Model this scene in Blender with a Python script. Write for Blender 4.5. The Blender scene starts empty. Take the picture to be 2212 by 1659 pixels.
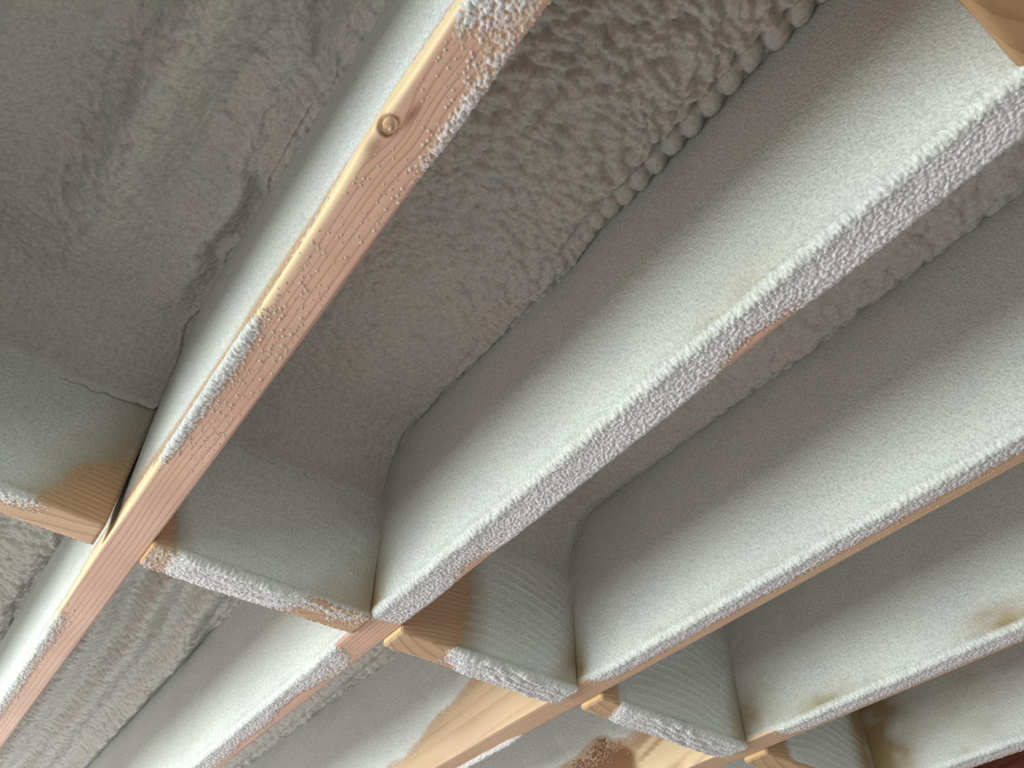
import bpy, math
import numpy as np

# ------------------------------------------------------------------ camera, sky, light, exposure
SC = bpy.context.scene
H = 2.2                      # height of the underside of the joists above the floor (m)
C = bpy.data.collections.new('place'); SC.collection.children.link(C)

F = 1816.0; CX, CY = 1106.0, 829.5
def _ray(p):
    v = np.array([p[0]-CX, p[1]-CY, F]); return v/np.linalg.norm(v)
_X = _ray((4654, 2634)); _Z = _ray((1115, -1015))
_X = _X - _Z*(_X@_Z); _X /= np.linalg.norm(_X); _Y = np.cross(_Z, _X)
R = np.array([_X, _Y, _Z])
from mathutils import Matrix
cam_d = bpy.data.cameras.new('camera'); cam = bpy.data.objects.new('camera', cam_d); C.objects.link(cam)
cam_d.sensor_width = 36.0; cam_d.lens = F/2212.0*36.0; cam_d.clip_start = 0.01
M = Matrix([[R[i, 0], -R[i, 1], -R[i, 2]] for i in range(3)]).to_4x4()
M.translation = (0, 0, H-0.697)
cam.matrix_world = M
SC.camera = cam

w = bpy.data.worlds.new('sky'); SC.world = w; w.use_nodes = True
bg = w.node_tree.nodes['Background']; bg.inputs[0].default_value = (0.80, 0.93, 1.0, 1); bg.inputs[1].default_value = 1.0

def area(name, loc, target, sx, sy, power, col):
    d = bpy.data.lights.new(name, 'AREA'); d.shape = 'RECTANGLE'; d.size = sx; d.size_y = sy; d.energy = power; d.color = col
    o = bpy.data.objects.new(name, d); C.objects.link(o); o.location = loc
    from mathutils import Vector
    o.rotation_euler = (Vector(target)-Vector(loc)).to_track_quat('-Z', 'Y').to_euler()
    return o
# daylight entering through the two windows of the left wall and the one of the far wall
area('daylight_left_window', (-2.90, 2.9, 1.25), (0, 2.9, 1.30), 3.4, 1.5, 104, (0.94, 1.0, 0.975))
area('daylight_near_window', (-2.90, -0.9, 1.25), (0, -0.9, 1.25), 1.6, 1.5, 22, (0.93, 1.0, 0.97))
area('daylight_front_window', (0.2, 5.5, 1.25), (0.2, 0, 1.45), 2.6, 1.5, 66, (0.90, 0.98, 1.0))
area('fill_end_window', (1.5, -3.90, 1.25), (1.5, 0, 1.25), 2.0, 1.5, 7, (1.0, 0.97, 0.95))  # added fill lamp, unseen, brightens undersides and near faces of the blocking

SC.view_settings.view_transform = 'Standard'; SC.view_settings.look = 'None'
SC.view_settings.gamma = 1.0; SC.view_settings.use_curve_mapping = False
SC.view_settings.exposure = 0.6

# ------------------------------------------------------------------ noise in numpy
def _h(ix, iy, s):
    n = (ix.astype(np.int64)*374761393 + iy.astype(np.int64)*668265263 + s*974634777) & 0xffffffff
    n = ((n ^ (n >> 13))*1274126177) & 0xffffffff
    n = ((n ^ (n >> 15))*2246822519) & 0xffffffff
    return ((n ^ (n >> 16)) & 0xffffff)/float(0xffffff)
def vn(x, y, s=0):
    """value noise -1..1"""
    xi = np.floor(x); yi = np.floor(y); fx = x-xi; fy = y-yi
    fx = fx*fx*fx*(fx*(fx*6-15)+10); fy = fy*fy*fy*(fy*(fy*6-15)+10)
    a = _h(xi, yi, s); b = _h(xi+1, yi, s); c = _h(xi, yi+1, s); d = _h(xi+1, yi+1, s)
    return ((a*(1-fx)+b*fx)*(1-fy)+(c*(1-fx)+d*fx)*fy)*2-1
def fbm(x, y, s=0, o=3):
    r = 0; a = 1; t = 0
    for k in range(o):
        r = r+a*vn(x*2**k+17.3*k, y*2**k-9.1*k, s+k); t += a; a *= .5
    return r/t
def domes(x, y, s=0, density=1.0, jit=.9, rmin=.45, rmax=.75):
    """round grains 0..1, one per cell at most"""
    xi = np.floor(x); yi = np.floor(y); best = np.zeros_like(x)
    for dx in (-1, 0, 1):
        for dy in (-1, 0, 1):
            cx = xi+dx; cy = yi+dy
            px = cx+.5+(_h(cx, cy, s)-.5)*jit; py = cy+.5+(_h(cx, cy, s+1)-.5)*jit
            r = rmin+(rmax-rmin)*_h(cx, cy, s+2)
            k = (_h(cx, cy, s+3) < density)
            d2 = ((x-px)**2+(y-py)**2)/(r*r)
            best = np.maximum(best, np.sqrt(np.clip(1-d2, 0, 1))*r/rmax*k)
    return best
def cells(x, y, s=0):
    """cobbles 0..1 with sharp creases"""
    xi = np.floor(x); yi = np.floor(y); f1 = np.full_like(x, 9.)
    for dx in (-1, 0, 1):
        for dy in (-1, 0, 1):
            cx = xi+dx; cy = yi+dy
            px = cx+.5+(_h(cx, cy, s)-.5)*.9; py = cy+.5+(_h(cx, cy, s+1)-.5)*.9
            f1 = np.minimum(f1, (x-px)**2+(y-py)**2)
    return 1-np.clip(f1, 0, 1.0)
def ss(a, b, x):
    t = np.clip((x-a)/(b-a), 0, 1); return t*t*(3-2*t)
def g(x, c, s): return np.exp(-((x-c)/s)**2)

# ------------------------------------------------------------------ mesh helpers
def link(o, parent=None):
    C.objects.link(o)
    if parent is not None: o.parent = parent
    return o
def tag(o, label=None, cat=None, group=None, kind=None):
    if label: o['label'] = label
    if cat: o['category'] = cat
    if group: o['group'] = group
    if kind: o['kind'] = kind
    return o
def grid(name, P, mat, parent=None, attrs=None, wrap=False, flip=False, caps=False, lid=False):
    """P: (n,m,3) points; n along the length, m around"""
    n, m = P.shape[:2]
    V = P.reshape(-1, 3).astype(np.float32)
    i = np.arange(n-1)[:, None]; j = np.arange(m if wrap else m-1)[None, :]
    j2 = (j+1) % m
    q = np.stack([i*m+j, i*m+j2, (i+1)*m+j2, (i+1)*m+j], -1).reshape(-1, 4)
    if flip: q = q[:, ::-1]
    me = bpy.data.meshes.new(name)
    nf = len(q)
    loops = q.ravel(); starts = np.arange(nf)*4; tot = np.full(nf, 4)
    if caps:
        c0 = np.arange(m); c1 = (n-1)*m+np.arange(m)
        if flip: c0, c1 = c0, c1[::-1]
        else: c0, c1 = c0[::-1], c1
        loops = np.concatenate([loops, c0, c1]); starts = np.concatenate([starts, [nf*4, nf*4+m]]); tot = np.concatenate([tot, [m, m]]); nf += 2
    me.vertices.add(len(V)); me.vertices.foreach_set('co', V.ravel())
    me.loops.add(len(loops)); me.loops.foreach_set('vertex_index', loops.astype(np.int32))
    me.polygons.add(nf); me.polygons.foreach_set('loop_start', starts.astype(np.int32)); me.polygons.foreach_set('loop_total', tot.astype(np.int32))
    if lid:
        ring = np.concatenate([np.arange(m), np.arange(1, n)*m+m-1, (n-1)*m+np.arange(m-2, -1, -1), np.arange(n-2, 0, -1)*m])
        if not flip: ring = ring[::-1]
        loops = np.concatenate([loops, ring]); starts = np.concatenate([starts, [nf*4]]); tot = np.concatenate([tot, [len(ring)]]); nf += 1
    sm = np.ones(nf, dtype=bool)
    if caps: sm[-2:] = False
    me.update(calc_edges=True)
    me.polygons.foreach_set('use_smooth', sm)
    for k, a in (attrs or {}).items():
        if a.ndim == 3:
            at = me.attributes.new(k, 'FLOAT_VECTOR', 'POINT'); at.data.foreach_set('vector', a.reshape(-1).astype(np.float32))
        else:
            at = me.attributes.new(k, 'FLOAT', 'POINT'); at.data.foreach_set('value', a.reshape(-1).astype(np.float32))
    me.materials.append(mat); me.update(); me.validate()
    return link(bpy.data.objects.new(name, me), parent)
def box(name, a, b, mat, parent=None, bevel=0):
    x0, y0, z0 = a; x1, y1, z1 = b
    v = [(x, y, z) for x in (x0, x1) for y in (y0, y1) for z in (z0, z1)]
    f = [(0, 1, 3, 2), (4, 6, 7, 5), (0, 4, 5, 1), (2, 3, 7, 6), (0, 2, 6, 4), (1, 5, 7, 3)]
    me = bpy.data.meshes.new(name); me.from_pydata(v, [], f); me.materials.append(mat)
    o = link(bpy.data.objects.new(name, me), parent)
    if bevel:
        md = o.modifiers.new('bevel', 'BEVEL'); md.width = bevel; md.segments = 3
    return o
def empty(name, loc):
    o = bpy.data.objects.new(name, None); o.location = loc; o.empty_display_size = .05; return link(o)

# ------------------------------------------------------------------ materials
def newmat(name):
    m = bpy.data.materials.new(name); m.use_nodes = True; nt = m.node_tree
    b = nt.nodes['Principled BSDF']; b.inputs['Roughness'].default_value = .85
    b.inputs['Specular IOR Level'].default_value = .2
    return m, nt, b
def nd(nt, t, **k):
    n = nt.nodes.new(t)
    for a, v in k.items():
        if a in n.inputs.keys(): n.inputs[a].default_value = v
        else: setattr(n, a, v)
    return n
def mix(nt, f, a, b, mode='MIX'):
    n = nt.nodes.new('ShaderNodeMix'); n.data_type = 'RGBA'; n.blend_type = mode
    for s, v in ((n.inputs[0], f), (n.inputs[6], a), (n.inputs[7], b)):
        if hasattr(v, 'is_linked'): nt.links.new(v, s)
        else: s.default_value = v
    return n.outputs[2]
def ramp(nt, src, stops):
    r = nt.nodes.new('ShaderNodeValToRGB'); nt.links.new(src, r.inputs[0])
    e = r.color_ramp.elements
    while len(e) < len(stops): e.new(0.5)
    for k, (p, c) in enumerate(stops): e[k].position = p; e[k].color = c if len(c) == 4 else (*c, 1)
    return r.outputs[0]

def foam_mat(name, base, alt, bump=.8, scale=260, dist=.0016):
    m, nt, b = newmat(name)
    tc = nd(nt, 'ShaderNodeTexCoord')
    n1 = nd(nt, 'ShaderNodeTexNoise', Scale=7.0, Detail=4.0); nt.links.new(tc.outputs['Object'], n1.inputs['Vector'])
    n2 = nd(nt, 'ShaderNodeTexNoise', Scale=float(scale), Detail=3.0, Roughness=.6); nt.links.new(tc.outputs['Object'], n2.inputs['Vector'])
    c = mix(nt, ramp(nt, n1.outputs[0], [(.35, (0, 0, 0)), (.65, (1, 1, 1))]), (*base, 1), (*alt, 1))
    fine = ramp(nt, n2.outputs[0], [(.30, (.78, .78, .78)), (.60, (1.06, 1.06, 1.06))])
    c = mix(nt, 1.0, c, fine, 'MULTIPLY')
    at = nd(nt, 'ShaderNodeAttribute', attribute_name='tint')
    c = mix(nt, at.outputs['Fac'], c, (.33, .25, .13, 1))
    ro = nd(nt, 'ShaderNodeAttribute', attribute_name='rosy_light')
    c = mix(nt, ro.outputs['Fac'], c, (.68, .62, .645, 1))  # pinkish light on the undersides, painted into the foam colour
    th = nd(nt, 'ShaderNodeAttribute', attribute_name='thin')
    c = mix(nt, th.outputs['Fac'], c, (.50, .33, .20, 1))
    nt.links.new(c, b.inputs['Base Color'])
    bp = nd(nt, 'ShaderNodeBump', Strength=bump, Distance=dist); nt.links.new(n2.outputs[0], bp.inputs['Height'])
    nt.links.new(bp.outputs[0], b.inputs['Normal'])
    return m
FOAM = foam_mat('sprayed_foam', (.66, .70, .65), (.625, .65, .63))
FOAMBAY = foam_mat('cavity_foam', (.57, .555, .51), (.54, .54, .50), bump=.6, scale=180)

def wood_mat(name, light, dark, edge, sap=(.80, .64, .40)):
    m, nt, b = newmat(name); b.inputs['Roughness'].default_value = .7
    at = nd(nt, 'ShaderNodeAttribute', attribute_name='gv')          # x: across growth rings, y: along the grain
    mp = nd(nt, 'ShaderNodeMapping'); mp.inputs['Scale'].default_value = (1, .05, 1); nt.links.new(at.outputs['Vector'], mp.inputs[0])
    wv = nd(nt, 'ShaderNodeTexWave', wave_type='BANDS', bands_direction='X', wave_profile='SAW')
    wv.inputs['Scale'].default_value = 38.0; wv.inputs['Distortion'].default_value = 1.6; wv.inputs['Detail'].default_value = 2.0; wv.inputs['Detail Scale'].default_value = 1.2
    nt.links.new(mp.outputs[0], wv.inputs['Vector'])
    nz = nd(nt, 'ShaderNodeTexNoise', Scale=160.0, Detail=4.0); mp2 = nd(nt, 'ShaderNodeMapping'); mp2.inputs['Scale'].default_value = (1, .035, 1)
    nt.links.new(at.outputs['Vector'], mp2.inputs[0]); nt.links.new(mp2.outputs[0], nz.inputs['Vector'])
    big = nd(nt, 'ShaderNodeTexNoise', Scale=6.0, Detail=2.0); nt.links.new(at.outputs['Vector'], big.inputs['Vector'])
    rr = ramp(nt, wv.outputs['Fac'], [(0, (.0, .0, .0)), (.62, (.12, .12, .12)), (.93, (1, 1, 1)), (1.0, (.1, .1, .1))])
    c = mix(nt, rr, (*light, 1), (*dark, 1))
    c = mix(nt, ramp(nt, nz.outputs[0], [(.35, (0, 0, 0)), (.75, (.55, .55, .55))]), c, (*edge, 1))
    c = mix(nt, ramp(nt, big.outputs[0], [(.35, (0, 0, 0)), (.7, (.4, .4, .4))]), c, (*dark, 1))
    sp = nd(nt, 'ShaderNodeAttribute', attribute_name='sap'); c = mix(nt, sp.outputs['Fac'], c, (*sap, 1))
    st = nd(nt, 'ShaderNodeAttribute', attribute_name='stain'); c = mix(nt, st.outputs['Fac'], c, (.16, .05, .015, 1))
    nt.links.new(c, b.inputs['Base Color'])
    bp = nd(nt, 'ShaderNodeBump', Strength=.25, Distance=.0006); nt.links.new(nz.outputs[0], bp.inputs['Height']); nt.links.new(bp.outputs[0], b.inputs['Normal'])
    return m
PINE = wood_mat('pine_pink', (.66, .44, .34), (.42, .235, .165), (.58, .36, .26))
PINE2 = wood_mat('pine_tan', (.60, .425, .29), (.44, .27, .165), (.52, .35, .23))
BLOCKW = wood_mat('pine_block', (.56, .375, .235), (.37, .22, .12), (.48, .30, .17))
BLOCKD = wood_mat('pine_block_brown', (.40, .25, .13), (.27, .16, .08), (.34, .21, .11))
REDW = wood_mat('pine_red', (.30, .11, .07), (.16, .05, .03), (.24, .08, .05))
def plain(name, col, rough=.8):
    m, nt, b = newmat(name); b.inputs['Roughness'].default_value = rough
    tc = nd(nt, 'ShaderNodeTexCoord'); n = nd(nt, 'ShaderNodeTexNoise', Scale=12.0, Detail=6.0); nt.links.new(tc.outputs['Object'], n.inputs['Vector'])
    k = tuple(v*.82 for v in col)
    nt.links.new(mix(nt, n.outputs[0], (*col, 1), (*k, 1)), b.inputs['Base Color']); return m
ENDG = plain('end_grain', (.80, .58, .30))
KNOT = plain('knot_heart', (.72, .50, .30))
DARK = plain('knot_bark', (.10, .04, .02))
DECK = plain('roof_deck_board', (.42, .30, .18))
FLOORM = plain('floor_boards', (.62, .56, .58))
WALLM = plain('wall_board', (.74, .74, .72))
FRAMEM = plain('window_frame_paint', (.8, .8, .78))

# ------------------------------------------------------------------ the room
X0, X1, Y0, Y1 = -3.0, 4.2, -4.0, 5.6
TOP = H+.42
tag(box('floor', (X0-.12, Y0-.12, -.1), (X1+.12, Y1+.12, 0), FLOORM), kind='structure')
tag(box('ceiling', (X0-.12, Y0-.12, TOP), (X1+.12, Y1+.12, TOP+.03), DECK), kind='structure')
def wall_with_openings(name, axis, pos0, pos1, a0, a1, opens):
    """wall across 'axis' between pos0 and pos1, running a0..a1, openings (lo, hi, z0, z1)"""
    vs, fs = [], []
    def bx(lo, hi, z0, z1):
        k = len(vs)
        for p in (pos0, pos1):
            for a in (lo, hi):
                for z in (z0, z1): vs.append((p, a, z) if axis == 'x' else (a, p, z))
        for f in [(0, 1, 3, 2), (4, 6, 7, 5), (0, 4, 5, 1), (2, 3, 7, 6), (0, 2, 6, 4), (1, 5, 7, 3)]: fs.append(tuple(k+i for i in f))
    cur = a0
    for lo, hi, z0, z1 in sorted(opens):
        bx(cur, lo, 0, TOP); bx(lo, hi, 0, z0); bx(lo, hi, z1, TOP); cur = hi
    bx(cur, a1, 0, TOP)
    me = bpy.data.meshes.new(name); me.from_pydata(vs, [], fs); me.materials.append(WALLM)
    return tag(link(bpy.data.objects.new(name, me)), kind='structure')
def window(name, axis, pos0, pos1, lo, hi, z0, z1):
    vs, fs = [], []
    def bx(a, b_, c, d, e=0):
        k = len(vs)
        for p in (pos0, pos1):
            for aa in (a, b_):
                for z in (c, d): vs.append((p, aa, z) if axis == 'x' else (aa, p, z))
        for f in [(0, 1, 3, 2), (4, 6, 7, 5), (0, 4, 5, 1), (2, 3, 7, 6), (0, 2, 6, 4), (1, 5, 7, 3)]: fs.append(tuple(k+i for i in f))
    t = .05; mid = (lo+hi)/2
    bx(lo, hi, z0, z0+t); bx(lo, hi, z1-t, z1); bx(lo, lo+t, z0+t, z1-t); bx(hi-t, hi, z0+t, z1-t); bx(mid-t/2, mid+t/2, z0+t, z1-t)
    me = bpy.data.meshes.new(name); me.from_pydata(vs, [], fs); me.materials.append(FRAMEM)
    return tag(link(bpy.data.objects.new(name, me)), kind='structure')
wall_with_openings('wall_left', 'x', X0-.12, X0, Y0, Y1, [(1.2, 4.6, .5, 2.0), (-1.7, -.1, .5, 2.0)])
wall_with_openings('wall_right', 'x', X1, X1+.12, Y0, Y1, [])
wall_with_openings('wall_back', 'y', Y0-.12, Y0, X0-.12, X1+.12, [(.5, 2.5, .5, 2.0)])
wall_with_openings('wall_front', 'y', Y1, Y1+.12, X0-.12, X1+.12, [(-1.1, 1.5, .5, 2.0)])
window('window_1', 'x', X0-.08, X0-.03, 1.2, 4.6, .5, 2.0)
window('window_2', 'x', X0-.08, X0-.03, -1.7, -.1, .5, 2.0)
window('window_added', 'y', Y0-.08, Y0-.03, .5, 2.5, .5, 2.0)  # unseen window added to go with the end fill lamp
window('window_4', 'y', Y1+.03, Y1+.08, -1.1, 1.5, .5, 2.0)

# ------------------------------------------------------------------ lumber
def seg(*parts):
    """parts: (start, stop, step) chained into one strictly increasing array"""
    out = []
    for a, b, s in parts: out.append(np.linspace(a, b, max(2, int(round((b-a)/s))+1))[:-1])
    out.append(np.array([parts[-1][1]])); return np.concatenate(out)
def profile(x0, x1, z0, z1, r=.004, step=.004):
    """rounded rectangle in (x,z), going round"""
    pts = []
    def arc(cx, cz, a0):
        for k in range(4):
            a = a0+k/3*math.pi/2; pts.append((cx+r*math.cos(a), cz+r*math.sin(a)))
    def line(p, q):
        n = max(1, int(math.hypot(q[0]-p[0], q[1]-p[1])/step))
        for k in range(1, n): t = k/n; pts.append((p[0]+(q[0]-p[0])*t, p[1]+(q[1]-p[1])*t))
    arc(x0+r, z0+r, math.pi); line((x0+r, z0), (x1-r, z0))
    arc(x1-r, z0+r, -math.pi/2); line((x1, z0+r), (x1, z1-r))
    arc(x1-r, z1-r, 0); line((x1-r, z1), (x0+r, z1))
    arc(x0+r, z1-r, math.pi/2); line((x0, z1-r), (x0, z0+r))
    return np.array(pts)
JOIST = [(-.31, -.250), (.122, .181), (.543, .600), (.978, 1.036), (1.428, 1.487), (1.872, 1.932), (2.318, 2.380), (2.77, 2.83)]
JY0, JY1 = -1.2, 4.6
ZF = .34                                                        # how far the cavity foam sits above the underside
KX, KY = .1285, .372                                            # the knot on the second joist

def joist_lumber(i, parent, mat):
    xl, xr = JOIST[i]
    pr = profile(xl, xr, 0, .415, r=.004, step=.0022 if i == 1 else .006)
    y = seg((JY0, -.15, .05), (-.15, .32, .0025 if i == 1 else .01), (.32, .43, .0011 if i == 1 else .01), (.43, 1.3, .0025 if i == 1 else .01), (1.3, 2.6, .01), (2.6, JY1, .05))
    Yg, X_ = np.meshgrid(y, pr[:, 0], indexing='ij'); _, Z_ = np.meshgrid(y, pr[:, 1], indexing='ij')
    X = X_.copy(); Z = Z_.copy()
    X += .0012*vn(Yg*3+i*7, Z*4, 5)
    gx = X_+.20*Z_+.010*vn(Yg*1.3+i*11, Yg*0+.5, 40+i)+.004*vn(Yg*5, X_*20, 60+i)+i*.37+.012*Yg
    gx = gx+.0022*vn(gx*110, Yg*.6, 70+i)
    sap = np.zeros_like(X); stain = np.zeros_like(X)
    if i == 1:
        sap = np.clip(ss(xl+.0075, xl+.0025, X_+.003*vn(Yg*4, Yg*0, 3))*ss(.06, .03, Z_), 0, 1)
        t = X_-KX; dy = Yg-KY
        gx = gx-.0135*np.exp(-(dy/.034)**2)*np.exp(-np.abs(t)/.030)*ss(-.004, .006, t)
        rk = np.sqrt((t/.0075)**2+(dy/.011)**2+((Z_)/.010)**2)
        stain = np.clip(g(rk, .95+.1*ss(0, .005, t)-.1*ss(0, -.006, t), .22), 0, 1)*(.75+.25*ss(-.004, .004, t))
        stain = np.maximum(stain, .75*g(t, .012, .0035)*g(dy, -.021, .016)*(Z_ < .02))
        stain = np.maximum(stain, .45*g(t, .000, .006)*g(dy, .026, .013)*(Z_ < .02))
        hole = np.clip(1-rk/.95, 0, 1); Z += .004*ss(0, .5, hole)*(Z_ < .02); X += .002*ss(0, .5, hole)
        # a slight wane bump at the knot on the arris
        X -= .003*g(Yg, KY+.02, .05)*ss(xl+.012, xl, X_)*ss(.05, 0, Z_)
    if i == 3:      # bare face past the blocking: honey coloured
        sap = (.22+.15*vn(Yg*6, Z_*25, 9))*(X_ < xl+.002)
    if i == 4:
        sap = .75*(X_ < xl+.003)
        bl = ss(.2, .7, .5*vn(Yg*11, Z_*16, 77)+1.1*g(Yg, 1.60, .17)*ss(.0, .05, Z_))
        st2 = ss(.25, .7, vn(Yg*7, Z_*60+Yg*20, 78))*.5*ss(1.2, 1.3, Yg)
        stain = np.maximum(.88*bl, st2)*(X_ < xl+.004)
    P = np.stack([X, Yg, Z+H], -1)
    return grid('lumber', P, mat, parent, dict(gv=np.stack([gx, Yg, Z_*0], -1), sap=sap, stain=stain), wrap=True, flip=True, caps=True)

BY0, BY1 = 1.150, 1.215                                          # blocking row, near and far face

def bottom_cov(i, v, y):
    """how thick overspray lies on the underside, mm; v 0 left arris .. 1 right arris"""
    n = fbm(y*9+i*31, v*1.5, 90+i, 3)
    if i == 1:
        b = -2.6+0*v
        b += 4.6*g(y, .17, .075)*ss(.9, .1, v)+1.2*ss(.36, .22, y)
        b += 2.5*g(y, .345, .085)*g(v, 1.05, .30)+.7*g(y, .30, .2)*ss(.3, .9, v)
        b += 3.1*ss(.64, .70, y)*ss(1.0, .92, y)*ss(.34, .0, v)
        b += 1.3*g(y, .72, .28)
        b += 3.8*ss(1.30, 1.55, y)*ss(.75, .0, v)
        b += .9*ss(1.2, 1.1, y)*g(y, .8, .4)*ss(.5, .2, v)
        b -= .8*ss(.95, 1.0, y)*ss(1.3, 1.2, y)
        return b+.5*n
    if i == 2:
        b = 1.6+0*v
        b -= 4.2*g(y, .355, .07)*ss(.45, 1.0, v)
        b -= 3.0*g(y, .93, .06)*ss(.4, 1.0, v)
        b -= 1.5*ss(1.02, 1.15, y)*ss(.2, .9, v)
        b -= 4.5*ss(1.13, 1.19, y)*ss(1.33, 1.23, y)
        b -= 1.0*ss(1.25, 1.5, y)*ss(.45, .9, v)
        b -= 2.2*g(y, 1.52, .08)*ss(.3, .8, v)
        return b+.8*n
    if i == 3:
        b = 1.8-3.6*ss(.38, .78, v+.10*n)
        b -= 4.4*ss(1.06, 1.16, y)
        b += 10.5*ss(1.33, 1.45, y)*ss(1.9, 1.65, y)*ss(.55, .9, v+.05*n)
        return b+.8*n
    if i == 4:
        b = 1.9-3.0*ss(.55, .95, v+.12*n)
        b -= 4.5*ss(1.02, 1.12, y)
        return b+.7*n
    if i == 5:
        return 1.2-1.8*ss(.5, .9, v)+.8*n
    return -.5+.9*n+0*v
def face_cov(i, z, y):
    """overspray on the left face (towards the windows), mm"""
    n = fbm(y*8+i*13, z*14, 120+i, 3)
    z = np.clip(z, 0, 1); t = 2.0+11*(z/ZF)**1.6
    if i == 1:
        t = -1.6+5*ss(.012, .06, z+.012*n)+15*(z/ZF)**1.5-1.8*g(y, 1.1, .14)*ss(.2, 0, z)
        t += 2.0*ss(1.3, 1.5, y)+2.2*ss(.3, .1, y)
        t -= 8*(ss(.97, 1.12, y)*ss(1.22, 1.215, y))*(z/ZF)**1.2
    if i == 3:
        lim = .19-.13*ss(1.25, 1.9, y)
        t -= 6*ss(1.20, 1.24, y)*ss(lim+.045, lim-.03, z+.025*n)
    if i == 3: t += 9*np.sqrt(np.clip(1-((y-1.142)/.0045)**2-((z-.287)/.0045)**2, 0, 1))
    if i == 4:
        t -= 6*ss(1.20, 1.24, y)*ss(.20, .12, z+.04*n)
    if i >= 6: t = -2+0*z
    return t+.5*n
def face_tint(i, z, y):
    n = fbm(y*15+i*3, z*20, 150+i, 3)
    t = np.zeros_like(z)
    if i == 1: t += .42*ss(.95, 1.1, y)*ss(.16, .03, z)+.35*ss(.045, .012, z)+.3*g(y, .62, .1)*ss(.09, .03, z)
    if i == 2: t += .28*g(y, .33, .09)*ss(.10, .01, z)+.65*ss(1.07, 1.15, y)*ss(.17, .03, z)+.2*g(y, 1.15, .03)
    if i == 3: t += .75*ss(1.095, 1.15, y)*ss(.16, .02, z)+.15*g(y, .75, .2)*ss(.05, .01, z)
    if i == 4: t += .6*g(y, .95, .1)*ss(.07, .01, z)+.75*g(y, .57, .07)*ss(.07, .02, z)+.7*ss(1.0, 1.13, y)*ss(.14, .02, z)
    if i == 5: t += .85*ss(1.0, 1.12, y)*ss(.4, .1, z)+.2
    return np.clip(t*(1+.9*n)*ss(1.24, 1.2, y), 0, 1)

def joist_coat(i, parent):
    xl, xr = JOIST[i]; wd = xr-xl
    if i <= 2: y = seg((JY0, -.12, .03), (-.12, 1.25, .0012), (1.25, 2.4, .0025), (2.4, JY1, .03))
    elif i <= 4: y = seg((JY0, .1, .03), (.1, 1.3, .0014), (1.3, 2.4, .003), (2.4, JY1, .03))
    else: y = seg((JY0, .4, .03), (.4, 1.4, .002), (1.4, JY1, .04))
    up = .375
    r = .007
    # arc length parameter down the left face, round the arris and across the bottom
    A = up-r; B = math.pi/2*r; D = wd-2*r; E = math.pi/2*r; G = .02
    s = seg((0, A-.16, .0035 if i in (1, 2, 3) else .005), (A-.16, A, .002), (A, A+B, .0014), (A+B, A+B+D, .0012), (A+B+D, A+B+D+E, .0014), (A+B+D+E, A+B+D+E+G, .003))
    px = np.empty_like(s); pz = np.empty_like(s); nx = np.empty_like(s); nz = np.empty_like(s)
    for k, q in enumerate(s):
        if q < A: px[k], pz[k], nx[k], nz[k] = xl, up-q, -1, 0
        elif q < A+B:
            a = (q-A)/r; nx[k], nz[k] = -math.cos(a), -math.sin(a); px[k] = xl+r+r*nx[k]; pz[k] = r+r*nz[k]
        elif q < A+B+D: px[k], pz[k], nx[k], nz[k] = xl+r+(q-A-B), 0, 0, -1
        elif q < A+B+D+E:
            a = (q-A-B-D)/r; nx[k], nz[k] = math.sin(a), -math.cos(a); px[k] = xr-r+r*nx[k]; pz[k] = r+r*nz[k]
        else: px[k], pz[k], nx[k], nz[k] = xr, r+(q-A-B-D-E), 1, 0
    Yg, S = np.meshgrid(y, s, indexing='ij')
    PX = np.broadcast_to(px, S.shape); PZ = np.broadcast_to(pz, S.shape); NX = np.broadcast_to(nx, S.shape); NZ = np.broadcast_to(nz, S.shape)
    v = (PX-xl)/wd
    side = ss(A-.004, A+B*.6, S)                                # 0 on the face, 1 on the bottom
    base = face_cov(i, PZ, Yg)*(1-side)+bottom_cov(i, v, Yg)*side
    # a soft rounded rope of foam along the arris where it is covered
    arris = g(S, A+B*.3, .012)*np.clip((base+1)/2, 0, 1)
    base = base+(2.0 if i != 1 else .4)*arris*(1+.6*vn(Yg*40, S*60, 8))
    base -= 5*ss(A+B+D+E*.5, A+B+D+E+.006, S)*(1 if i != 1 else .6)
    # grains
    cf = .0042
    gr = domes(Yg/cf, S/cf, 200+i*9, .9); gr2 = domes(Yg/.0026, S/.0026, 230+i*9, .7)
    sp = domes(Yg/.0060, S/.0060, 260+i*9, .62, rmin=.2, rmax=.42)
    lowf = np.clip((.8-base)/2.5, 0, 1)
    gface = .5*gr2+.25*fbm(Yg*90, S*90, 300+i, 2)+lowf*2.2*gr
    gbot = np.maximum(1.7*gr, 2.2*sp)+.6*gr2
    low = np.clip((-base)/2, 0, 1)
    gbot = gbot*(1-low)+(2.9*sp)*low
    h = base+gface*(1-side)+gbot*side
    if i in (2, 3, 4):          # fingers of foam raking over the lit arris
        h += .6*fbm(Yg*220, S*30, 500+i, 2)*g(S, A+B, .02)
    cov = np.clip((h-.1)/1.2, 0, 1)
    h = np.maximum(h, -1.5)+.0
    d = h*.001
    thin = (1-ss(.1, 1.9, h))*.85
    P = np.stack([PX+NX*d, Yg, PZ+NZ*d+H], -1)
    return grid('overspray', P, FOAM, parent, dict(thin=thin, tint=face_tint(i, PZ, Yg)*(1-side), rosy_light=.6*ss(A+B, A+B+.012, S)), flip=False)

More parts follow.
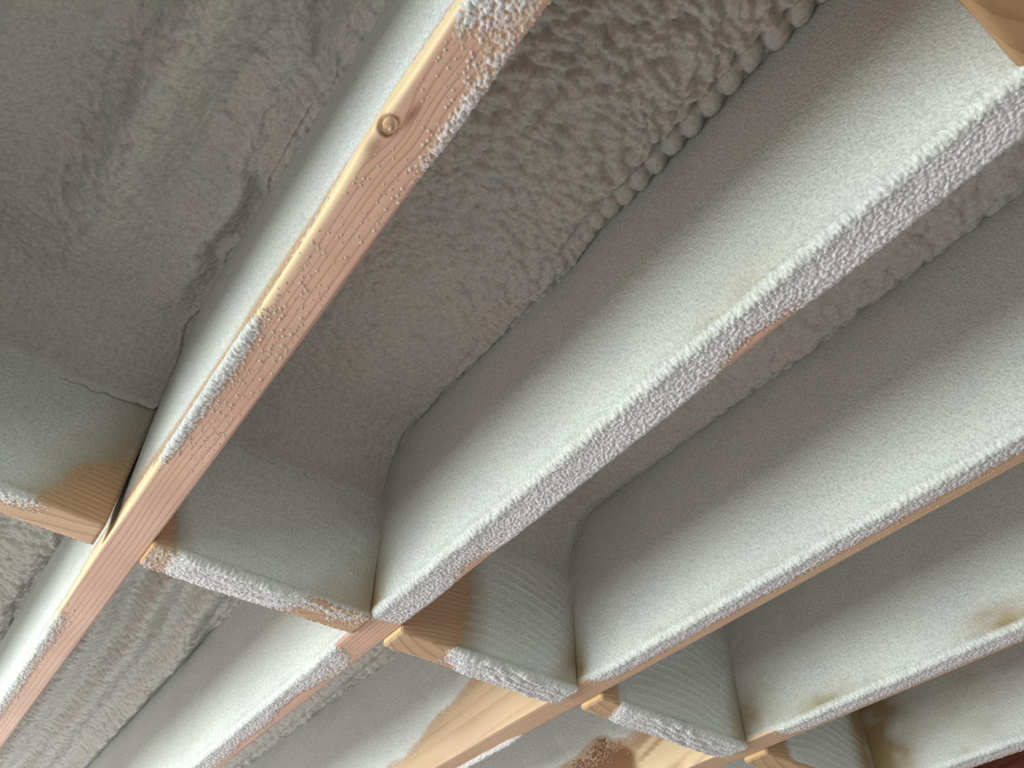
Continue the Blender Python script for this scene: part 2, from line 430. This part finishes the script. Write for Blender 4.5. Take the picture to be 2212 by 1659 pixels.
JLAB = {
 0: ('dim foam coated roof joist at the far upper left corner, left of the undulating foam', None),
 1: ('nearest roof joist, mostly bare pink wood with a knot and white foam specks', PINE),
 2: ('roof joist whose whole underside is crusted grey with foam, right of the knotty one', PINE),
 3: ('third joist from left, half bare underside, honey coloured side face past the blocking', PINE2),
 4: ('fourth roof joist from left, mustard stained foam face with brown stained wood past the blocking', PINE2),
 5: ('roof joist crossing the lower right corner, pale foam face', PINE2),
 6: ('dark reddish bare joist at the very bottom right corner', REDW)}
JO = {}
for i in range(0, 7):
    xl, xr = JOIST[i]
    e = empty('roof_joist', ((xl+xr)/2, 1.7, H)); tag(e, JLAB[i][0], 'joist', 'roof joists in a row')
    bpy.context.view_layer.update()
    lum = joist_lumber(i, None, JLAB[i][1] or PINE2)
    kids = [lum]
    if 1 <= i <= 5:
        kids.append(joist_coat(i, None))
    if i == 0:          # right face of the first joist is foamed too
        y = seg((JY0, .2, .05), (.2, 1.2, .003), (1.2, JY1, .05)); z = seg((.03, .36, .004))
        Yg, Zg = np.meshgrid(y, z, indexing='ij')
        h = .002+.006*(Zg/.34)-.005*ss(.06, .03, Zg)+.001*domes(Yg/.005, Zg/.005, 7)
        kids.append(grid('overspray', np.stack([xr+h, Yg, Zg+H], -1), FOAM, None, dict(thin=0*Zg, tint=.1+0*Zg), flip=True))
    if i == 1:          # the knot: a small tilted stub of wood in a bark ring
        th = np.linspace(0, 2*math.pi, 29)[:-1]; rr = np.linspace(0.001, 1, 9)
        T, Q = np.meshgrid(th, rr, indexing='ij')
        kx = KX-.0015+.0048*Q*np.cos(T); ky = KY-.001+.0080*Q*np.sin(T)
        kz = H+.0006+.0035*Q**4+.0005*np.sin(Q*16)
        P = np.stack([kx, ky, kz], -1).transpose(1, 0, 2)
        k = grid('knot', P, KNOT, None, None, wrap=True, flip=False); k['label'] = 'pale heart of the knot in a dark bark ring'
        kids.append(k)
    for o in kids:
        o.parent = e; o.matrix_parent_inverse = e.matrix_world.inverted()
    JO[i] = e

# ------------------------------------------------------------------ blocking between the joists
def block(i, xa, xb, ya, yb, drop, label, mat=BLOCKW, coat=True, skew=0., lean=0.):
    e = empty('blocking', ((xa+xb)/2, (ya+yb)/2, H-drop)); tag(e, label, 'blocking', 'blocking between the roof joists')
    bpy.context.view_layer.update()
    pr = profile(ya, yb, -drop, .36, r=.005 if coat else .009, step=.004)
    x = seg((xa, xb, .006))
    Xg, Yp = np.meshgrid(x, pr[:, 0], indexing='ij'); _, Zp = np.meshgrid(x, pr[:, 1], indexing='ij')
    X = Xg+lean*(Zp)*(Xg-xa)/(xb-xa); Y = Yp+skew*(Xg-xb)+.0008*vn(Xg*9, Zp*9, i)
    gx = Zp*1.0+.30*Yp+.55*((Xg-(xa+xb)/2)**2)+.01*vn(Xg*6+i, Zp*5, 31+i)+.4*i
    lum = grid('lumber', np.stack([X, Y, Zp+H], -1), mat, None, dict(gv=np.stack([gx, Xg, Zp*0], -1), sap=0*X, stain=.0*X), wrap=True, flip=False, caps=True)
    kids = [lum]
    # sawn end facing the windows
    en = box('end_grain', (xa-.0012, ya+.004, H-drop+.003), (xa+.001, yb-.004, H+.05), ENDG); en['label'] = 'pale sawn end'
    kids.append(en)
    if coat:
        up = .37; r = .006
        A = up+drop-r; B = math.pi/2*r; D = (yb-ya)-2*r
        s = seg((0, A-.2, .003), (A-.2, A, .0018), (A, A+B, .0014), (A+B, A+B+D+r, .0014))
        py = np.empty_like(s); pz = np.empty_like(s); ny = np.empty_like(s); nz = np.empty_like(s)
        for k, q in enumerate(s):
            if q < A: py[k], pz[k], ny[k], nz[k] = ya, up-q, -1, 0
            elif q < A+B:
                a = (q-A)/r; ny[k], nz[k] = -math.cos(a), -math.sin(a); py[k] = ya+r+r*ny[k]; pz[k] = -drop+r+r*nz[k]
            else: py[k], pz[k], ny[k], nz[k] = ya+r+(q-A-B), -drop, 0, -1
        x = seg((xa+.001, xb-.0005, .0016))
        Xg, S = np.meshgrid(x, s, indexing='ij')
        PY = np.broadcast_to(py, S.shape); PZ = np.broadcast_to(pz, S.shape); PC = np.clip(PZ, 0, 1); NY = np.broadcast_to(ny, S.shape); NZ = np.broadcast_to(nz, S.shape)
        wv = (PY-ya)/(yb-ya); L = xb-xa; u = (Xg-xa)/L
        side = ss(A-.003, A+B*.6, S)
        n = fbm(Xg*16+i*9, S*16, 700+i, 3)
        fc = 3.0+7*(PC/ZF)**1.5+0*Xg; bt = 0*Xg; ti = 0*Xg
        dl = Xg-xa; dr = xb-Xg
        if i == 0:
            fc -= 7.5*ss(.125, .03, dr+.30*PC+.02*n)*ss(.20, .05, PZ)
            bt = -2.3+4.8*ss(.04, .15, dr+.01*n)*ss(.75, .1, wv)+2*ss(.1, .3, dr)
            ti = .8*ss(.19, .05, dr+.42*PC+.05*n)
        if i == 1:
            fc -= 6.5*ss(.045, .012, dl+.30*np.clip(PZ, 0, 1)+.01*n)
            bt = -2.0+5.2*ss(.03, .07, dl+.01*n)*ss(1.25, .5, wv)*ss(.09, .16, dr)+1.2*ss(.10, .2, dr)+1.2*ss(.12, .02, dr)*ss(.8, .1, wv)
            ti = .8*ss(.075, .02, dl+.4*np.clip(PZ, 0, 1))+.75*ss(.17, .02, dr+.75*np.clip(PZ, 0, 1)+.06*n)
        if i == 2:
            fc -= 8.0*ss(.135, .10, dl-.12*np.clip(PZ, 0, .1)+.01*n)*ss(.23, .15, PZ+.3*dl)
            bt = -2.4+6.0*ss(.12, .165, dl+.03*(1-wv)+.01*n)-2.0*ss(.05, .0, dr)
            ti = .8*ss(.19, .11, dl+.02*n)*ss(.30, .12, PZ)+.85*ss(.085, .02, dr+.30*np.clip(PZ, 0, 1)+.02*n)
        if i == 3:
            fc -= 6.5*ss(.05, .02, dl+.25*np.clip(PZ, 0, 1)+.01*n)
            bt = -2.4+6.0*ss(.06, .095, dl+.03*(1-wv)+.01*n)-1.2*ss(.04, .0, dr)
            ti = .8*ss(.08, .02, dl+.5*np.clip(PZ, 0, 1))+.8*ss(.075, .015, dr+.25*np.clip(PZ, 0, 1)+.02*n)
        if i == 4:
            fc -= 6.5*ss(.10, .05, dl+.1*np.clip(PZ, 0, 1)+.01*n)
            bt = -2.4+0*Xg
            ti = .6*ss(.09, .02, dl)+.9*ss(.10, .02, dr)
        # ropes of foam sagging past the lower edge
        rope = 0*Xg
        if i in (1, 2, 3):
            wob = .5+.28*np.sin(u*5.5+i)+.12*vn(Xg*18, Xg*0, 40+i)
            m = ss(.22, .4, u)*ss(1.02, .8, u)*(1.0 if i > 1 else .45)
            for k, off in enumerate((-.42, -.18, .06, .3)):
                rope = np.maximum(rope, m*5.2*np.sqrt(np.clip(1-((wv-wob-off+.05*vn(Xg*45, Xg*0, 60+k))/.11)**2, 0, 1))*(.6+.4*vn(Xg*55, Xg*0, 80+k+i)))
        # ripples printed on the face
        rip = 0*Xg
        if i >= 1:
            ph = (PZ+.9*(u-.35)**2*L*.45-.02*u+.004*vn(Xg*14, PZ*22, 410+i))/(.019 if i > 1 else .026)
            fr = ph-np.floor(ph)
            rip = (2.4 if i > 1 else .9)*np.clip(1-fr/.8, 0, 1)**1.4*ss(0, .07, fr)*ss(.12, .22, u)*ss(1.0, .86, u)*ss(.27, .2, PZ)*(.6+.4*vn(Xg*30, PZ*30, 430+i))*ss(0, .02, PZ)
        gr = domes(Xg/.004, S/.004, 900+i*7, .9); gr2 = domes(Xg/.0026, S/.0026, 930+i*7, .7)
        fc = fc-5*ss(.006, .0005, dr); bt = bt-1.5*ss(.004, 0, dr)
        lowf = np.clip((1.2-fc)/2.5, 0, 1)*(fc > -2.6)
        h = (fc+rip+.45*gr2+.5*n+lowf*2.4*gr)*(1-side)+(bt+rope+1.9*gr+.8*gr2+.6*n)*side+1.2*g(S, A+B*.2, .006)*ss(-.5, 1.5, bt)
        h = np.maximum(h, -1.5); d = h*.001
        thin = (1-ss(.1, 1.9, h))*.9
        Y = PY+NY*d+skew*(Xg-xb); X = Xg+lean*PZ*u
        kids.append(grid('overspray', np.stack([X, Y, PZ+NZ*d+H], -1), FOAM, None, dict(thin=thin, tint=np.clip(ti*(1+.5*n), 0, 1)*(1-side), rosy_light=.5*ss(A+B, A+B+.015, S)), flip=True))
    for o in kids:
        o.parent = e; o.matrix_parent_inverse = e.matrix_world.inverted()
    return e
block(0, JOIST[0][1], .111, BY0, BY1, 0, 'blocking left of the knotty joist, bare brown end beside a black gap', lean=.03, skew=.035)
block(1, JOIST[1][1]+.001, JOIST[2][0], BY0, BY1, .006, 'blocking between the knotty joist and the grey crusted joist, white crust along its lower edge')
block(2, JOIST[2][1]+.002, JOIST[3][0], BY0, BY1, .010, 'blocking with rippled face and bare wood left end, right of the grey crusted joist')
block(3, JOIST[3][1]+.002, JOIST[4][0], BY0, BY1, .009, 'blocking with thick white sagging rope of foam on its lower edge, beside the third joist')
block(4, JOIST[4][1]+.002, JOIST[5][0], BY0, BY1, .009, 'small piece of blocking at the bottom edge, right of the fourth joist')
block(5, JOIST[5][1]+.002, JOIST[6][0], BY0, BY1, .009, 'hardly visible blocking past the lower right joist')
block(6, JOIST[1][1]+.001, JOIST[2][0], -.056, .009, .001, 'bare brown blocking in the top right corner', mat=BLOCKD, coat=False, skew=.045)

# ------------------------------------------------------------------ foam filling each cavity
def bay(k, ya, yb, near, label, res=.0022):
    yb = yb-(.012 if k == 0 else .006) if near else yb; ya = ya if near else ya+.002
    xa = JOIST[k][1]; xb = JOIST[k+1][0]
    x = seg((xa, xb-.05, res), (xb-.05, xb, .0014)); y = seg((ya, yb-.02, res), (yb-.02, yb, .0015))
    if not near: y = seg((ya, ya+.02, .002), (ya+.02, min(yb, 3.4), res*1.5), (min(yb, 3.4), yb, .03))
    Xg, Yg = np.meshgrid(x, y, indexing='ij')
    W = xb-xa; u = (Xg-xa)/W
    coat = .014 if k != 0 else .019
    wob = .0035*vn(Yg*14, Yg*0+k, 11+k)+.002*vn(Yg*45, Yg*0+k, 12+k)
    if k == 0: wob = .014*vn(Yg*7, Yg*0, 21)+.010*vn(Yg*17, Yg*0, 22)
    d = xb-coat+wob-Xg                                          # distance to the crack along the next joist
    z = ZF+0*Xg
    s = 50+k*10+(0 if near else 5)
    wx = .010*vn(Xg*22, Yg*22, s); wy = .010*vn(Xg*22+5, Yg*22, s+1)
    if near and k == 1 and ya > -.5:
        rough = .30+.70*ss(.95, .30, Yg+.2*(1-u))
        z += .010*fbm(Xg*6, Yg*5, s+2, 2)
        z -= rough*.024*(cells((Xg+wx)/.021, (Yg+wy)/.016, s+3))
        z -= rough*.006*(cells((Xg+wx)/.009, (Yg+wy)/.009, s+4))
        z -= (1-rough)*.006*cells((Xg+wx)/.013, (Yg+wy)/.013, s+5)
        z -= .008*cells((Xg+wx)/.075, (Yg+wy)/.04, s+6)*rough
        # beads of foam along the crack
        bz = ss(.62, .5, Yg); z = z*(1-bz*ss(.045, .032, d))+(ZF-.004)*bz*ss(.045, .032, d)
        yy = -.05; c = 0
        while yy < .62:
            f = 1-ss(.30, .62, np.array(yy)); f = float(f)
            hsh = float(_h(np.array([c]), np.array([3]), 9)[0]); h2 = float(_h(np.array([c]), np.array([5]), 9)[0])
            ry = .009+.008*f+.003*hsh; rx = .013+.010*f+.004*h2
            cx = .001+.85*rx
            q = 1-((Yg-yy+.35*(d-cx))/ry)**2-((d-cx)/rx)**2
            z = np.minimum(z, z-(.003+.015*f)*np.sqrt(np.clip(q, 0, 1)))
            yy += ry*1.8+.003*h2; c += 1
    elif near and k == 0:
        z += .006*fbm(Xg*6, Yg*3, s+2, 2)
        z += .026*np.sin((Xg+.035*vn(Yg*3, Yg*0, 5))*2*np.pi/.155+.9)*ss(1.1, .7, Yg)
        z -= .013*cells((Xg+wx)/.022, (Yg+wy)/.017, s+3)*(.5+.5*vn(Xg*9, Yg*9, s+9))+.005*cells((Xg+wx)/.010, (Yg+wy)/.008, s+4)
        z += .034*g(d, .022+.008*vn(Yg*11, Yg*0, 33), .020)*ss(1.15, .8, Yg)
    elif near:
        rough = .35+.65*ss(1.0, .3, Yg)
        z += .006*fbm(Xg*5, Yg*4, s+2, 2)
        z -= rough*(.013*cells((Xg+wx)/.022, (Yg+wy)/.020, s+3)+.005*cells((Xg+wx)/.010, (Yg+wy)/.010, s+4))
        z -= .006*g(d, .018, .010)*(1+.5*vn(Yg*30, Yg*0, s+7))
    else:
        # ridges and valleys running along the joists
        ph = (Xg+.030*vn(Yg*2.2+k, Yg*0, s+8)+.0*Yg)/(.105)
        amp = .019+.009*vn(Yg*2, Yg*0+k, s+9)
        if k == 0: amp = .006+0*Yg
        z += amp*np.sin(ph*2*np.pi+k)
        z -= .0065*cells((Xg+wx)/.013, (Yg+wy)/.026, s+3)+.0028*cells((Xg+wx)/.007, (Yg+wy)/.010, s+4)
        if k == 0: z -= .013*cells((Xg+.5*wx)/.030, (Yg+.5*wy)/.017, s+5)
        z -= .010*g(d, .022, .012)*(1+.5*vn(Yg*25, Yg*0, s+7))
    # rounded lip at the crack, then up into it
    z += .007*ss(.005, -.001, d)+.0015*g(d, .001, .003)
    # left side: foam climbs down the hidden right face of the joist
    dl = Xg-xa
    z -= .05*np.clip(1-dl/.05, 0, 1)**2
    # fillets against the blocking
    for e0, sgn in ((ya, 1), (yb, -1)):
        if (near and sgn == 1) or (not near and sgn == -1): continue
        de = sgn*(Yg-e0)-.004; Rr = .105 if sgn == -1 else .06
        t = np.clip(1-de/Rr, 0, 1)
        z -= Rr*(1-np.sqrt(np.clip(1-t*t, 0, 1)))*1.15
    z += .0004*vn(Xg*260, Yg*260, 3)
    # close the slab up to the deck so it is solid
    Pt = np.stack([Xg, Yg, z+H], -1)
    top = TOP-.001
    r0 = Pt[:1].copy(); r0[..., 2] = top; r1 = Pt[-1:].copy(); r1[..., 2] = top
    Pt = np.concatenate([r0, Pt, r1], 0)
    c0 = Pt[:, :1].copy(); c0[..., 2] = top; c1 = Pt[:, -1:].copy(); c1[..., 2] = top
    Pt = np.concatenate([c0, Pt, c1], 1)
    o = grid('spray_foam', Pt, FOAMBAY, None, dict(thin=np.zeros(Pt.shape[:2]), tint=np.zeros(Pt.shape[:2])), flip=True, lid=True)
    return tag(o, label, 'foam insulation', 'spray foam filling the cavities')
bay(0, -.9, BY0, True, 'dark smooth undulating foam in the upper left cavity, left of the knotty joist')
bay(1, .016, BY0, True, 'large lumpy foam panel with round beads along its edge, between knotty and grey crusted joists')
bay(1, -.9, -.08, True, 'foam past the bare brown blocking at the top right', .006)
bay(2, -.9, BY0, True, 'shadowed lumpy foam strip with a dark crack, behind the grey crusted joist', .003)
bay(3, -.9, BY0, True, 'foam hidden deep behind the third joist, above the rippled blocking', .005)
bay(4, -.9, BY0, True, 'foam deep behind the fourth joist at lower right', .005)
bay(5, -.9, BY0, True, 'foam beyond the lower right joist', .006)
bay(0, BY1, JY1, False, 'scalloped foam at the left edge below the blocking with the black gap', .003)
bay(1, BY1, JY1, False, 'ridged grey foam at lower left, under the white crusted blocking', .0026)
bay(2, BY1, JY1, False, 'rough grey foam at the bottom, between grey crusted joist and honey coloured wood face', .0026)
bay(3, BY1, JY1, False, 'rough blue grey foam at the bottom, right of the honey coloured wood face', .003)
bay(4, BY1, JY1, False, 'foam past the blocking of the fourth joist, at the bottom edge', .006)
